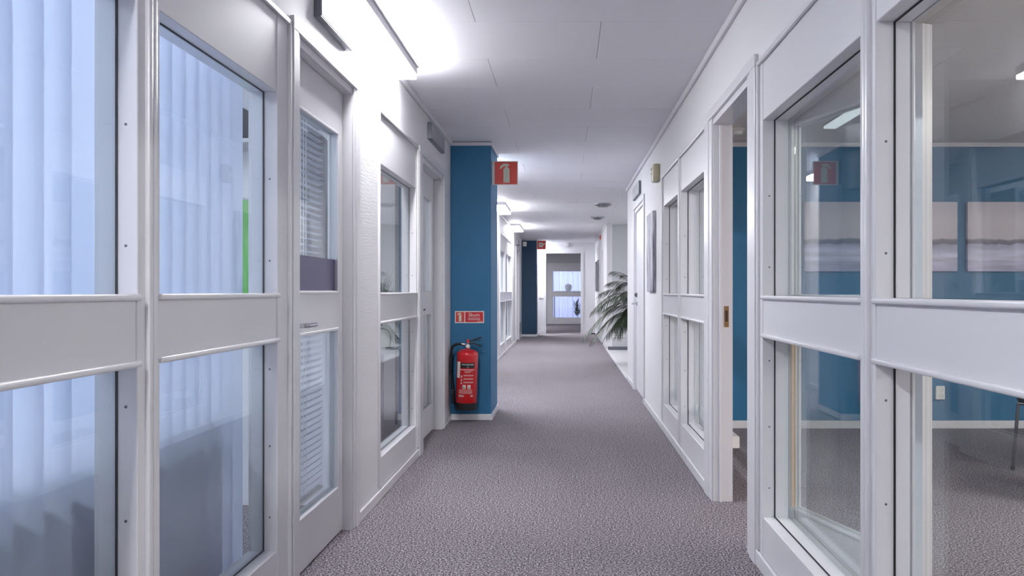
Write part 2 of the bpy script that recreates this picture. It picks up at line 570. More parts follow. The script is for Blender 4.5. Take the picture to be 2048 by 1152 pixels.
# office(s) on the left
struct('wall_office_left', boxes((-4.3, -4.2, -1.6, 21.3, 0, .85), (-4.3, -4.2, -1.6, 21.3, 2.3, 2.45), (-4.3, -4.2, -1.6, -1.2, .85, 2.3), (-4.3, -4.2, 3.8, 21.3, .85, 2.3)), M['wall'])
struct('wall_office_partition', boxes((-4.2, WL0, 4.20, 4.28, 0, 2.45)), M['wall'])
struct('wall_office_partition_far', boxes((-4.2, WL0, 7.0, 7.1, 0, 2.45)), M['wall'])
struct('wall_office_distant', boxes((-4.2, FLW - T, 21.2, 21.3, 0, 2.45), (-2.6, -2.5, 7.1, 21.2, 0, 2.45)), M['wall'])
wo = tag(empty('window_1', (-4.25, 1.3, 0)), kind='structure')
obj('window_frame', boxes((-.03, .03, -2.5, -2.44, .85, 2.3), (-.03, .03, 2.44, 2.5, .85, 2.3), (-.03, .03, -2.44, 2.44, .85, .91), (-.03, .03, -2.44, 2.44, 2.24, 2.3), (-.03, .03, -.85, -.79, .91, 2.24), (-.03, .03, .79, .85, .91, 2.24)), M['trim'], wo)

# baseboards and crown strips of the corridor
bb = lambda name, *b: struct(name, boxes(*b, bevel=.004), M['trim'])
bb('baseboard_left', (LW, LW + .012, -1.6, 2.92, 0, .055), (LW, LW + .012, 3.87, 5.44, 0, .055), (LW, LW + .012, 6.61, CF - .013, 0, .055),
   (FLW, FLW + .012, 7.62, 17.45, 0, .06), (FLW, FLW + .012, 18.75, 19.915, 0, .06))
bb('baseboard_right', (RW - .012, RW, -1.6, 3.28, 0, .068), (RW - .012, RW, 4.47, 7.94, 0, .062), (RW - .012, RW, 9.23, 10.19, 0, .062),
   (RW - .012, RW, 15.29, 16.45, 0, .062), (RW - .012, RW, 17.75, 21.28, 0, .062))
bb('trim_crown_left', (LW, LW + .022, -1.6, CF - .015, H - .035, H), (FLW, FLW + .022, 7.63, 19.91, H - .035, H))
bb('trim_crown_right', (RW - .022, RW, -1.6, 10.19, H - .04, H), (RW - .022, RW, 15.3, 21.26, H - .04, H))
bb('trim_alcove_crown', (RW, 2.4, 15.28, 15.3, H - .025, H))

# ------------------------------------------------------------------ glazed partitions


def pane_group(root, u0, u1, z0, z1, d=0.05, nm='glass_pane', sill=True):
    obj(nm, boxes((u0, u1, d - .003, d + .003, z0, z1)), M['glass'], root)
    g = .0035
    k = .0022
    obj('gasket', boxes((u0, u0 + g, .05 - k, .05 + k, z0, z1), (u1 - g, u1, .05 - k, .05 + k, z0, z1),
                        (u0, u1, .05 - k, .05 + k, z0, z0 + g), (u0, u1, .05 - k, .05 + k, z1 - g, z1)), M['gasket'], root)


def screws(bm, u, zs, d):
    for z in zs:
        t = lathe([(.0035, 0), (.0035, .0008)], 10, axis='X')
        merge(bm, t, Matrix.Translation((u, d, z)))


def glazed(name, fr, L, sl, sr, zt, label, gd=.05, rail=(0.972, 1.14), glz=(0.222, 1.865), trim_side=(True, True)):
    r = fr
    r.name = name
    tag(r, label, 'partition window', kind='structure')
    bv = .002
    obj('stile', boxes((0, sl, 0, T, 0, zt), bevel=bv), M['trim'], r)
    obj('stile', boxes((L - sr, L, 0, T, 0, zt), bevel=bv), M['trim'], r)
    obj('header_panel', boxes((sl, L - sr, .003, T, glz[1], zt), bevel=bv), M['trim'], r)
    obj('bottom_panel', boxes((sl, L - sr, .003, T, 0, glz[0]), bevel=bv), M['trim'], r)
    obj('mid_rail', boxes((sl, L - sr, .003, T, *rail), bevel=bv), M['trim'], r)
    for z, nm in ((rail[1] - .004, 'rail_bead'), (rail[0] + .004, 'rail_bead')):
        obj(nm, boxes((sl - .008, L - sr + .008, -.010, .008, z - .008, z + .008), bevel=.0055, seg=3), M['trim'], r, smooth=True)
    pane_group(r, sl, L - sr, rail[1], glz[1], gd)
    pane_group(r, sl, L - sr, glz[0], rail[0], gd)
    bm = bmesh.new()
    w = .020
    box(bm, 0, w, -.012, .002, .07, zt, bevel=.004, seg=2)
    box(bm, L - w, L, -.012, .002, .07, zt, bevel=.004, seg=2)
    box(bm, w, L - w, -.012, .002, zt - w, zt, bevel=.004, seg=2)
    obj('cover_strip', bm, M['trim'], r, smooth=True)
    bm = bmesh.new()
    for uu in (sl, L - sr - .0008):
        screws(bm, uu, (glz[0] + .12, (glz[0] + rail[0]) / 2, rail[0] - .10, rail[1] + .12, (rail[1] + glz[1]) / 2 + .05), .028)
    obj('screw', bm, M['alu_dark'], r)
    return r


def glz_left(name, y0, y1, sn, sf, label, X=LW): return glazed(name, left_frame(name, y0, X), y1 - y0, sn, sf, ZT_L, label)
def glz_right(name, y0, y1, sn, sf, label): return glazed(name, right_frame(name, y1), y1 - y0, sf, sn, ZT_R, label, gd=.094, rail=(.965, 1.130), glz=(.222, 1.855))


glz_left('window_2', -0.05, 0.94, .055, .052, 'white glazed partition panel on the left wall behind the camera position')
glz_left('window_3', 0.94, 1.93, .052, .053, 'nearest glazed partition panel on the left with closed vertical blinds')
glz_left('window_4', 1.93, 2.91, .051, .12, 'glazed partition panel with vertical blinds just before the near left door')
glz_left('window_5', 4.28, 5.43, .02, .04, 'glazed partition panel between the two left-hand doors')
glz_right('window_6', 2.09, 3.27, .055, .063, 'glazed partition panel right of the open doorway, door leaf behind it')
glz_right('window_7', 1.00, 2.09, .052, .05, 'nearest glazed partition panel at the right edge, paintings seen through it')
glz_right('window_8', -0.09, 1.00, .052, .052, 'white glazed partition panel on the right wall behind the camera position')
glz_right('window_9', 4.48, 5.53, .03, .05, 'wider of the two glazed panels beyond the open right doorway')
glz_right('window_10', 5.53, 6.51, .05, .06, 'farther narrow-looking glazed panel next to the beige wall box')
glz_left('window_11', 13.2, 14.5, .06, .06, 'distant glazed panel on the left wall just past the blue column', FLW)
glz_left('window_12', 14.5, 16.3, .08, .08, 'distant glazed panel on the left wall, second past the blue column', FLW)
fw = glazed('window_13', empty('window_13', (-.66, 27.6, 0)), 2.26, .22, .06, ZT_L, 'glazed partition with bright curtain seen through the end doorway')

# ------------------------------------------------------------------ doors


def architrave(root, u0, u1, zt, wn, wf, fill, depth=T, top=.05, name='door_frame'):
    """jambs fill the wall beside the opening; a stepped casing stands out on the face"""
    bm = boxes((u0 - wn, u0, 0, depth, 0, fill), (u1, u1 + wf, 0, depth, 0, fill), (u0, u1, 0, depth, zt - .035, fill))
    for a, b, p in ((u0 - wn * .95, u0 - wn * .40, .016), (u0 - wn * .40, u0 - .012, .010), (u1 + .012, u1 + wf * .40, .010), (u1 + wf * .40, u1 + wf * .95, .016)):
        box(bm, a, b, -p, .0, .001, zt, bevel=.003, seg=2)
    box(bm, u0 - wn * .95, u1 + wf * .95, -.0165, .0, zt, zt + top, bevel=.003, seg=2)
    return obj(name, bm, M['trim'], root, smooth=False)


def lever(root, u, d, z, direction, side=-1):
    """lever handle on rose; side -1 = corridor side"""
    h = obj('door_handle', tube(tube(bmesh.new(), [(u, d, z), (u, d + side * .052, z)], .009, 12),
                                smooth_pts([(u, d + side * .050, z), (u + direction * .03, d + side * .056, z), (u + direction * .12, d + side * .054, z)], 5), .0095, 12), M['chrome'], root, smooth=True)
    r = lathe([(.025, 0), (.025, .006), (.018, .009)], 24, (u, d, z), axis='Y')
    if side < 0:
        r.free()
        r = lathe([(.025, -.0), (.025, -.006), (.018, -.009)], 24, (u, d, z), axis='Y')
    obj('handle_rose', r, M['chrome'], h, smooth=True)
    return h


def leaf(root, u0, u1, zt, d, th=.04, glass=True, sl=.085, rail=(.975, 1.145), glz=(.222, 1.895), mat=None):
    m = mat or M['trim']
    d1 = d + th
    if not glass:
        obj('leaf', boxes((u0, u1, d, d1, .008, zt), bevel=.002), m, root)
        return
    bm = boxes((u0, u0 + sl, d, d1, .008, zt), (u1 - sl, u1, d, d1, .008, zt), (u0 + sl, u1 - sl, d, d1, .008, glz[0]),
               (u0 + sl, u1 - sl, d, d1, rail[0], rail[1]), (u0 + sl, u1 - sl, d, d1, glz[1], zt))
    lf = obj('leaf', bm, m, root)
    bm = bmesh.new()
    for z0, z1 in ((rail[1], glz[1]), (glz[0], rail[0])):
        for dd in (d - .006, d1 - .006):
            for b in ((u0 + sl - .006, u0 + sl + .008, dd, dd + .012, z0 - .006, z1 + .006), (u1 - sl - .008, u1 - sl + .006, dd, dd + .012, z0 - .006, z1 + .006),
                      (u0 + sl + .008, u1 - sl - .008, dd, dd + .012, z0 - .006, z0 + .008), (u0 + sl + .008, u1 - sl - .008, dd, dd + .012, z1 - .008, z1 + .006)):
                box(bm, *b, bevel=.003)
    obj('glazing_bead', bm, m, lf)
    for z0, z1 in ((rail[1], glz[1]), (glz[0], rail[0])):
        obj('glass_pane', boxes((u0 + sl, u1 - sl, d + .017, d + .023, z0, z1)), M['glass'], lf)
    return lf


# door 1, near left, closed
y0, y1 = 3.01, 3.76
d1 = tag(left_frame('door_1', 0), 'near left white door with horizontal blinds behind its glass', 'door', kind='structure')
architrave(d1, y0, y1, 2.135, .10, .10, ZT_L)
lf = leaf(d1, y0 + .003, y1 - .003, 2.098, .045, sl=.075)
obj('purple_strip', boxes((y0 + .08, y1 - .08, .058, .061, 1.15, 1.30)), M['purple'], lf)['label'] = 'muted purple strip across the glass'
lever(d1, y0 + .055, .045, 1.015, 1)
# venetian blind inside the door glass
bm = bmesh.new()
for k in range(58):
    z = .26 + k * .0288
    t = bmesh.new(); box(t, y0 + .085, y1 - .13, -.012, .012, -.0006, .0006)
    ang = -.15 if z > 1.3 else -.75
    merge(bm, t, Matrix.Translation((0, .110, z)) @ Matrix.Rotation(ang, 4, 'X'))
vb = obj('venetian_blind', bm, M['venetian'], lf)
vb['label'] = 'horizontal slats of a blind behind the door glass'
bm = bmesh.new()
for u in (y0 + .30, y0 + .335, y0 + .37):
    tube(bm, [(u, .094, .26), (u, .094, 1.92)], .0018, 6)
obj('blind_cord', bm, M['plastic'], vb)
obj('blind_rail', boxes((y0 + .08, y1 - .12, .09, .13, 1.92, 1.95), (y0 + .085, y1 - .13, .10, .122, .235, .25)), M['plastic'], vb)

# door 2, left, next to the column, closed
d2 = tag(left_frame('door_2', 0), 'left white glazed door beside the blue column', 'door', kind='structure')
architrave(d2, 5.62, 6.50, 2.12, .19, .10, ZT_L)
lf = leaf(d2, 5.623, 6.497, 2.083, .072, sl=.10)
lever(d2, 5.67, .072, 1.015, 1)

# door 3, right doorway, leaf swung back into the office
d3 = tag(right_frame('door_3', 0), 'open right-hand doorway with its frame and glazed leaf folded back', 'door', kind='structure')
architrave(d3, -4.27, -3.45, 2.10, .21, .18, ZT_R)
st = obj('strike_plate', boxes((-4.2695, -4.2675, .058, .084, .955, 1.07), bevel=.0008), M['brass'], d3)
st['label'] = 'brass strike plate on the far jamb'
obj('strike_hole', boxes((-4.2674, -4.2669, .064, .078, .985, 1.045)), M['brass_dark'], st)
obj('door_stop_strip', boxes((-4.268, -4.256, .03, .045, 0, 2.06), bevel=.001), M['trim'], d3)
ang = math.radians(18.0)      # leaf direction against the wall line
lfroot = empty('door_4', (RW + T + .030, 3.46, 0), -PI / 2 + ang)
tag(lfroot, 'white glazed door leaf opened into the office behind the right partition', 'door', kind='structure')
leaf(lfroot, 0, .88, 2.05, -.02, sl=.125, rail=(.965, 1.13), glz=(.222, 1.86))
obj('bead_reflection_strip', boxes((.134, .145, -.030, -.012, .235, .955)), M['bead_reflection'], lfroot)['label'] = 'wood-coloured strip for the bead reflection beside the lower glass'  # tan colour stands in for a reflection on the glazing bead
lever(lfroot, .82, .02, 1.015, -1, side=1)
bm = bmesh.new()
for z in (.25, 1.05, 1.85):
    tube(bm, [(-.006, .0, z), (-.006, .0, z + .09)], .008, 12)
obj('hinge', bm, M['chrome'], lfroot)

# door 5, plain white door in the right wall
d5 = tag(right_frame('door_5', 0), 'plain white closed door in right wall beside the upright canvas', 'door', kind='structure')
architrave(d5, -9.12, -8.05, 2.10, .10, .10, ZT_R)
leaf(d5, -9.117, -8.053, 2.063, .02, glass=False)
lever(d5, -9.03, .02, 1.01, 1)
obj('lock_cylinder', lathe([(.027, 0), (.027, -.012), (.018, -.02), (.018, -.03)], 20, (-9.03, .02, 1.11), axis='Y'), M['steel'], d5, smooth=True)
obj('door_hinge', tube(bmesh.new(), [(-8.06, .008, .22), (-8.06, .008, .32)], .008, 10), M['black'], d5)

# distant doors
d6 = tag(right_frame('door_6', 0), 'distant white door in the right wall past the palm', 'door', kind='structure')
architrave(d6, -17.6, -16.6, 2.08, .10, .10, 2.12)
leaf(d6, -17.597, -16.603, 2.043, .05, glass=False)
lever(d6, -17.5, .05, 1.01, 1)
d7 = tag(left_frame('door_7', 0, FLW), 'distant white door in the left wall before the dark blue column', 'door', kind='structure')
architrave(d7, 17.6, 18.6, 2.12, .10, .10, ZT_L)
leaf(d7, 17.603, 18.597, 2.083, .05, sl=.12)
lever(d7, 17.66, .05, 1.01, 1)
bm = boxes((18.85, 19.35, -.012, .0, .13, .40), bevel=.002)
g = tag(obj('ventilation_grille', bm, M['alu']), 'small low ventilation grille on the left wall near the dark blue column', 'vent')
g.location = (FLW, 0, 0); g.rotation_euler = (0, 0, PI / 2)
obj('grille_slat', boxes(*[(18.87, 19.33, -.018, -.011, .15 + k * .03, .162 + k * .03) for k in range(8)]), M['alu_dark'], g)

# ------------------------------------------------------------------ corridor lamps


def lamp(name, x0, x1, y0, y1, zc, label, group, h=.072, mat='diffuser', side='diffuser_side', cat='ceiling light'):
    r = tag(empty(name, ((x0 + x1) / 2, (y0 + y1) / 2, zc)), label, cat, group)
    hx, hy = (x1 - x0) / 2, (y1 - y0) / 2
    bm = boxes((-hx, hx, -hy, hy, -.012, 0), (-hx, -hx + .006, -hy, hy, -h + .025, -.012), (-hx, hx, -hy, -hy + .006, -h + .025, -.012), (-hx, hx, hy - .006, hy, -h + .025, -.012), bevel=.001)
    obj('housing', bm, M['lamp_body'], r)
    obj('diffuser', boxes((-hx + .004, hx - .004, -hy + .004, hy - .004, -h - .001, -h + .024), bevel=.0015), M[mat], r)
    obj('side_panel', boxes((hx - .006, hx, -hy + .006, hy - .006, -h + .025, -.012)), M['lamp_body'], r)
    return r


G = 'fluorescent lamps along the left wall'
lamp('ceiling_light', LW + .026, -.887, 3.434, 4.665, H, 'long bright white ceiling lamp above the near left door', G)
lamp('ceiling_light', FLW + .026, -.905, 7.75, 8.95, H, 'white ceiling lamp directly behind the near blue column', G)
lamp('ceiling_light', FLW + .026, -.905, 11.65, 12.85, H, 'white ceiling lamp just past the blue column, nearer of the two small ones', G)
lamp('ceiling_light', FLW + .026, -.905, 15.4, 16.6, H, 'farther of the two small bright lamps past the blue column', G)
lamp('ceiling_light', FLW + .026, -.905, 20.64, 21.26, H, 'lamp behind the dark blue far column lighting the end wall', G, mat='diffuser_bright')
lamp('ceiling_light', 1.7, 1.84, 12.2, 13.4, H, 'unseen lamp added to brighten the alcove with the palm', 'added alcove lamp', h=.06, mat='diffuser_far')  # out of view, added to lift the alcove brightness
lamp('ceiling_light', LW + .026, -.887, -0.6, 0.63, H, 'ceiling lamp along the left wall before the picture', G)
# office lamps, several of them unseen and added for light
lamp('ceiling_light', 1.93, 2.03, 4.55, 5.85, 2.40, 'narrow louvred lamp on the office ceiling behind the right partition', 'office ceiling lamps', h=.03, mat='louvre', side='lamp_body')
lamp('ceiling_light', 4.0, 4.2, 2.2, 3.6, 2.40, 'unseen lamp added out to the right to light the office', 'office ceiling lamps', h=.06, mat='diffuser_room')  # added fill for the right office, outside the frame
lamp('ceiling_light', 3.6, 3.8, 0.2, 1.6, 2.40, 'unseen lamp added at the near right to light the office', 'office ceiling lamps', h=.06, mat='diffuser_room')  # second added fill for the right office, never in view
lamp('ceiling_light', -2.28, -2.18, 0.2, 2.9, 2.45, 'long ceiling lamp in the near left office behind the blinds', 'left office lamps', h=.06, mat='diffuser_blue', side='lamp_body')
lamp('ceiling_light', -2.9, -2.7, 5.0, 6.2, 2.45, 'unseen lamp added to light the office behind the middle window', 'left office lamps', h=.06, mat='diffuser_far')  # unseen, added so the wall behind the middle window is lit
lamp('ceiling_light', -1.9, -1.7, 12.5, 15.5, 2.45, 'unseen lamp added to light the distant left office', 'left office lamps', h=.06, mat='diffuser_cool')  # invented source that lights the room behind the distant panels
lamp('ceiling_light', -1.9, -1.7, 24.0, 25.2, H, 'unseen lamp added to light the far room', 'added far room lamp', h=.06, mat='diffuser_end')  # added out of view to brighten the far partition

# ------------------------------------------------------------------ plaques above the doors


def plaque(side, y0, y1, z0, z1, label, X):
    r = tag(left_frame('door_sign', y0, X) if side < 0 else right_frame('door_sign', y1, X), label, 'sign', 'metal sign plates above the doors')
    L = y1 - y0
    obj('plate_body', boxes((0, L, -.030, 0, z0, z1), bevel=.003), M['alu_dark'], r)
    obj('face_plate', boxes((.008, L - .004, -.0325, -.0295, z0 + .008, z1 - .004), bevel=.001), M['alu'], r)
    return r


plaque(-1, 3.19, 3.66, 2.275, 2.43, 'brushed metal sign plate above the near left door', LW)
plaque(-1, 5.82, 6.45, 2.29, 2.415, 'brushed metal sign plate above the second left door', LW)
plaque(1, 8.35, 9.05, 2.20, 2.34, 'brushed metal sign plate above the plain right door', RW)
plaque(-1, 17.8, 18.4, 2.22, 2.34, 'small distant sign plate above the far left door', FLW)

# ------------------------------------------------------------------ signs


def extinguisher_glyph(cx, cz, s, y0, y1):
    """pictogram: cylinder with shoulder, nozzle lever bending to the left; s = full height"""
    bm = bmesh.new()
    w = s * .16
    body = [(cx - w, cz - s * .5), (cx + w, cz - s * .5)]
    for k in range(9):
        a = k / 8 * PI
        body.append((cx + w * math.cos(a), cz + s * .16 + w * .9 * math.sin(a)))
    merge(bm, prism(body, y0, y1))
    merge(bm, prism([(cx - w * .35, cz + s * .25), (cx + w * .35, cz + s * .25), (cx + w * .35, cz + s * .40), (cx - w * .35, cz + s * .40)], y0 + .0003, y1 - .0003 if y1 > 0 else y1))
    merge(bm, prism([(cx + w * .9, cz + s * .36), (cx + w * .9, cz + s * .44), (cx + w * .2, cz + s * .48), (cx - w * .9, cz + s * .49), (cx - w * 1.9, cz + s * .36), (cx - w * 2.2, cz + s * .22), (cx - w * 1.9, cz + s * .20), (cx - w * 1.3, cz + s * .30), (cx - w * .4, cz + s * .37)], y0 + .0001, y1 - .0001 if y1 > 0 else y1))
    return bm


# projecting extinguisher sign, fixed to the column's corridor side
YS = 7.06
sx0, sx1, sz0, sz1 = -.648, -.430, 2.114, 2.330
sg = tag(empty('fire_extinguisher_sign', ((sx0 + sx1) / 2, YS, (sz0 + sz1) / 2)), 'red square sign with white extinguisher symbol jutting from near blue column', 'sign')
hs = (sx1 - sx0) / 2; hz = (sz1 - sz0) / 2
obj('sign_panel', boxes((-hs, hs, -.002, .002, -hz, hz), bevel=.0006), M['sign_white'], sg)
obj('red_field', boxes((-hs + .007, hs - .007, -.0035, .0035, -hz + .007, hz - .007)), M['sign_red'], sg)
bm = extinguisher_glyph(0.005, -.0, .175, -.005, .005)
obj('symbol', bm, M['sign_glow'], sg)
obj('mounting_tab', boxes((-hs - .022, -hs + .0, -.002, .002, -hz, hz)), M['sign_white'], sg)

# far sign: hose reel pictogram
YS2 = 20.0
sg = tag(empty('fire_hose_sign', (-.615, YS2, 2.34)), 'small distant red sign with fire hose symbol jutting from far blue column', 'sign')
obj('sign_panel', boxes((-.115, .115, -.002, .002, -.115, .115)), M['sign_white'], sg)
obj('red_field', boxes((-.108, .108, -.004, .004, -.108, .108)), M['sign_red'], sg)
bm = lathe([(.058, -.006), (.058, .006)], 24, (-.01, 0, .01), axis='Y')
box(bm, -.068, -.045, -.0055, .0055, -.05, .07); box(bm, -.045, .03, -.0053, .0053, -.055, -.04)
merge(bm, prism([(.03, .02), (.07, .045), (.09, .06), (.085, .0), (.07, .01), (.03, -.0)], -.005, .005))
obj('symbol', bm, M['sign_glow'], sg)
obj('symbol_reel_hub', lathe([(.018, -.0075), (.018, .0075)], 16, (-.01, 0, .01), axis='Y'), M['sign_red'], sg)

# foam sign on the column
cx, cz = (-.989 - .729) / 2, (.975 + .868) / 2
FS = CF
sg = tag(empty('foam_sign', (cx, FS, cz)), 'small red sign reading Skum on the blue column above the extinguisher', 'sign')
obj('sign_panel', boxes((-.130, .130, -.003, 0, -.0535, .0535), bevel=.001), M['sign_white'], sg)
obj('symbol_field', boxes((-.122, -.046, -.004, -.0029, -.045, .045)), M['sign_red'], sg)
obj('text_field', boxes((-.038, .122, -.004, -.0029, -.045, .045)), M['sign_red2'], sg)
obj('symbol', extinguisher_glyph(-.083, 0, .078, -.0046, -.0038), M['sign_glow'], sg)
bm = text_bm('Skum', .046)
for v in bm.verts: v.co += Vector((.042, -.0043, .018))
obj('lettering', bm, M['sign_white'], sg)


def dashes(bm, x0, x1, z, h, y0, y1, rnd):
    x = x0
    while x < x1:
        w = rnd.uniform(.5, 1.6) * h * 1.6
        w = min(w, x1 - x)
        box(bm, x, x + w, y0, y1, z - h / 2, z + h / 2)
        x += w + h * .6


rn = random.Random(3)
bm = bmesh.new()
dashes(bm, -.012, .096, -.010, .0055, -.0046, -.0038, rn)
dashes(bm, -.012, .096, -.024, .0055, -.0046, -.0038, rn)
dashes(bm, .070, .114, -.039, .004, -.0046, -.0038, rn)
obj('small_print', bm, M['sign_white'], sg)

# ------------------------------------------------------------------ fire extinguisher
R = .094
ex = tag(empty('fire_extinguisher', (-.876, CF - R - .022, .112)), 'red foam fire extinguisher with black hose hanging on the blue column', 'fire extinguisher')
ex.rotation_euler = (0, math.radians(1.8), 0)
prof = [(.02, .052), (R - .006, .055), (R, .066), (R, .470)]
for k in range(1, 9):
    a = k / 8 * PI / 2
    prof.append((R * math.cos(a) * .999 + .018 * math.sin(a), .470 + .062 * math.sin(a)))
prof.append((.018, .545))
obj('cylinder', lathe(prof, 48), M['red'], ex, smooth=True)
obj('base_ring', lathe([(R - .012, 0), (R + .001, .004), (R + .002, .066), (R - .01, .068)], 48), M['black'], ex, smooth=True)
# valve
v = obj('valve', lathe([(.018, .540), (.020, .548), (.020, .565), (.014, .570), (.013, .60), (.006, .604)], 20), M['chrome'], ex, smooth=True)
obj('safety_cap', lathe([(.004, .585), (.014, .590), (.015, .606), (.008, .618)], 16, (.0, -.004, 0)), M['red'], v, smooth=True)
obj('gauge', lathe([(.015, -.034), (.015, -.016)], 20, (0, 0, .560), axis='Y'), M['sign_white'], v, smooth=True)
bm = tube(bmesh.new(), [(-.022, 0, .572), (-.06, 0, .574)], .011, 14)
obj('hose_fitting', bm, M['chrome'], v, smooth=True)
# handles
bm = bmesh.new()
for y in (-.010, .010):
    tube(bm, smooth_pts([(.0, y, .600), (.03, y, .608), (.075, y, .624), (.115, y, .638)], 4), .0055, 8)
box(bm, .03, .11, -.011, .011, .606, .612)
for v_ in bm.verts: pass
obj('squeeze_lever', bm, M['black'], ex, smooth=True)
bm = bmesh.new()
for y in (-.010, .010):
    tube(bm, smooth_pts([(.0, y, .580), (.04, y, .583), (.08, y, .576), (.112, y, .564)], 4), .006, 8)
obj('carry_handle', bm, M['black'], ex, smooth=True)
hose = smooth_pts([(-.055, 0, .574), (-.10, 0, .572), (-.138, 0, .540), (-.146, .005, .45), (-.146, .01, .36), (-.134, .01, .26), (-.120, .005, .16), (-.116, 0, .12)], 6)
obj('hose', tube(bmesh.new(), hose, .0115, 12), M['black'], ex, smooth=True)
obj('nozzle', tube(bmesh.new(), [(-.116, 0, .165), (-.116, 0, .12), (-.110, 0, .05)], .0135, 12, r1=.017), M['black'], ex, smooth=True)
obj('hose_collar', tube(bmesh.new(), [(-.119, .0025, .168), (-.1165, 0, .138)], .0142, 14), M['chrome'], ex, smooth=True)
obj('wall_bracket', boxes((-.02, .02, R - .004, R + .021, .40, .44), (-.04, .04, R + .017, R + .021, .30, .5)), M['alu_dark'], ex)


def wrap(bm, rad):
    """bend x,z flat geometry (y = height above surface, negative outward) around the cylinder"""
    for v in bm.verts:
        a = v.co.x / R
        rr = rad - v.co.y
        v.co = Vector((rr * math.sin(a), -rr * math.cos(a), v.co.z))
    return bm


def grid_patch(x0, x1, z0, z1, y, n=14):
    bm = bmesh.new()
    for i in range(n):
        a, b = x0 + (x1 - x0) * i / n, x0 + (x1 - x0) * (i + 1) / n
        vs = [bm.verts.new(p) for p in ((a, y, z0), (b, y, z0), (b, y, z1), (a, y, z1))]
        vi = [bm.verts.new((p[0], y + .0006, p[2])) for p in ((a, y, z0), (b, y, z0), (b, y, z1), (a, y, z1))]
        bm.faces.new(vs); bm.faces.new(list(reversed(vi)))
        for k in range(4):
            bm.faces.new((vs[k], vi[k], vi[(k + 1) % 4], vs[(k + 1) % 4]))
    bmesh.ops.remove_doubles(bm, verts=bm.verts, dist=1e-6)
    return bm


lab = obj('label_black_band', wrap(grid_patch(-.052, .078, .372, .418, -.0005), R), M['black'], ex)
bm = text_bm('HOUSEGARD', .0182)
for v in bm.verts: v.co += Vector((.016, -.0016, .402))
bmesh.ops.subdivide_edges(bm, edges=[e for e in bm.edges if e.calc_length() > .01], cuts=2)
obj('brand_lettering', wrap(bm, R), M['sign_white'], lab)
bm = bmesh.new()
merge(bm, wrap(prism([(.012, .380), (.016, .374), (.020, .380), (.016, .386)], -.0016, -.0008), R))
obj('brand_mark', bm, M['sign_white'], lab)
bm = wrap(grid_patch(-.098, -.055, .285, .425, -.0006, 6), R)
obj('side_label', bm, M['sign_white'], ex)
rn = random.Random(5)
bm = bmesh.new()
dashes(bm, -.052, .076, .358, .0065, -.0014, -.0004, rn)
dashes(bm, -.01, .06, .344, .003, -.0014, -.0004, rn)
dashes(bm, -.01, .04, .334, .003, -.0014, -.0004, rn)
for z in (.312, .305, .282, .275, .252, .245):
    dashes(bm, -.018, .068, z, .0032, -.0014, -.0004, rn)
for z in (.182, .172, .162, .153):
    dashes(bm, -.060, .062, z, .0032, -.0014, -.0004, rn)
for z in (.136, .130, .124):
    dashes(bm, -.060, -.012, z, .0035, -.0014, -.0004, rn)
    dashes(bm, .046, .070, z, .0035, -.0014, -.0004, rn)
for x in (-.024, .018):
    box(bm, x, x + .027, -.0014, -.0004, .192, .226)
for z in (.300, .270, .242):
    box(bm, -.046, -.028, -.0014, -.0004, z - .008, z - .005); box(bm, -.040, -.034, -.0014, -.0004, z - .008, z + .01)
obj('label_print', wrap(bm, R), M['sign_white'], ex)
for x in (-.018, .024):
    obj('label_pictogram', wrap(boxes((x, x + .006, -.002, -.0012, .198, .212), (x + .003, x + .014, -.002, -.0012, .198, .203)), R), M['black'], ex)

# ------------------------------------------------------------------ small fittings
# round ceiling air valves
for (px, py, dia, lab_, dark) in ((1206, 413, .28, 'round metal air valve on the ceiling, nearer of the two', False), (1195, 438, .26, 'round metal air valve on the ceiling with dark centre, farther of the two', True)):
    Y = (H - .04 - EYE) * F / (VY - py)
    r = tag(empty('air_valve', ((px - VX) * Y / F, Y, H)), lab_, 'vent', 'round air valves on the ceiling')
    obj('rim', lathe([(dia * .5, 0), (dia * .5, -.014), (dia * .44, -.022), (dia * .40, -.014), (dia * .36, -.006), (dia * .36, 0)], 36), M['alu'], r, smooth=True)
    obj('disc', lathe([(.04, -.0), (.03, -.03), (dia * .30, -.036), (dia * .31, -.044), (dia * .2, -.052), (.01, -.054)], 36), M['alu_dark'] if dark else M['alu'], r, smooth=True)

# office ceiling detector seen through the doorway
r = tag(empty('smoke_detector', (1.32, 6.0, 2.40)), 'round white detector on the office ceiling seen through the open doorway', 'detector')
obj('detector_base', lathe([(.06, 0), (.06, -.012), (.052, -.016)], 30), M['plastic'], r, smooth=True)
obj('detector_head', lathe([(.045, -.016), (.045, -.03), (.035, -.045), (.01, -.05)], 30), M['plastic'], r, smooth=True)

# beige box on the right wall
r = tag(right_frame('wall_siren', 6.83), 'beige rounded wall box high on the right wall beside the glazed panel', 'alarm box')
pr = []
bm = bmesh.new()
pts = [(0, 0), (0, -.03), (.012, -.055), (.045, -.066), (.085, -.066), (.12, -.055), (.132, -.03), (.132, 0)]
a = [bm.verts.new((x, y, 2.10)) for x, y in pts]
b = [bm.verts.new((x * .96 + .003, y * .9, 2.25)) for x, y in pts]
for i in range(len(pts)): bm.faces.new((a[i], a[(i + 1) % 8], b[(i + 1) % 8], b[i]))
bm.faces.new(a); bm.faces.new(b)
bmesh.ops.recalc_face_normals(bm, faces=bm.faces[:])
bmesh.ops.bevel(bm, geom=bm.edges[:], offset=.005, segments=2, affect='EDGES')
obj('siren_body', bm, M['beige'], r, smooth=True)
obj('siren_button', lathe([(.007, -.074), (.007, -.064)], 14, (.06, .005, 2.17), axis='Y'), M['sign_white'], r)
bm = boxes((.03, .10, -.0668, -.064, 2.205, 2.208), (.03, .10, -.0668, -.064, 2.213, 2.216))
obj('siren_slot', bm, M['brass_dark'], r)

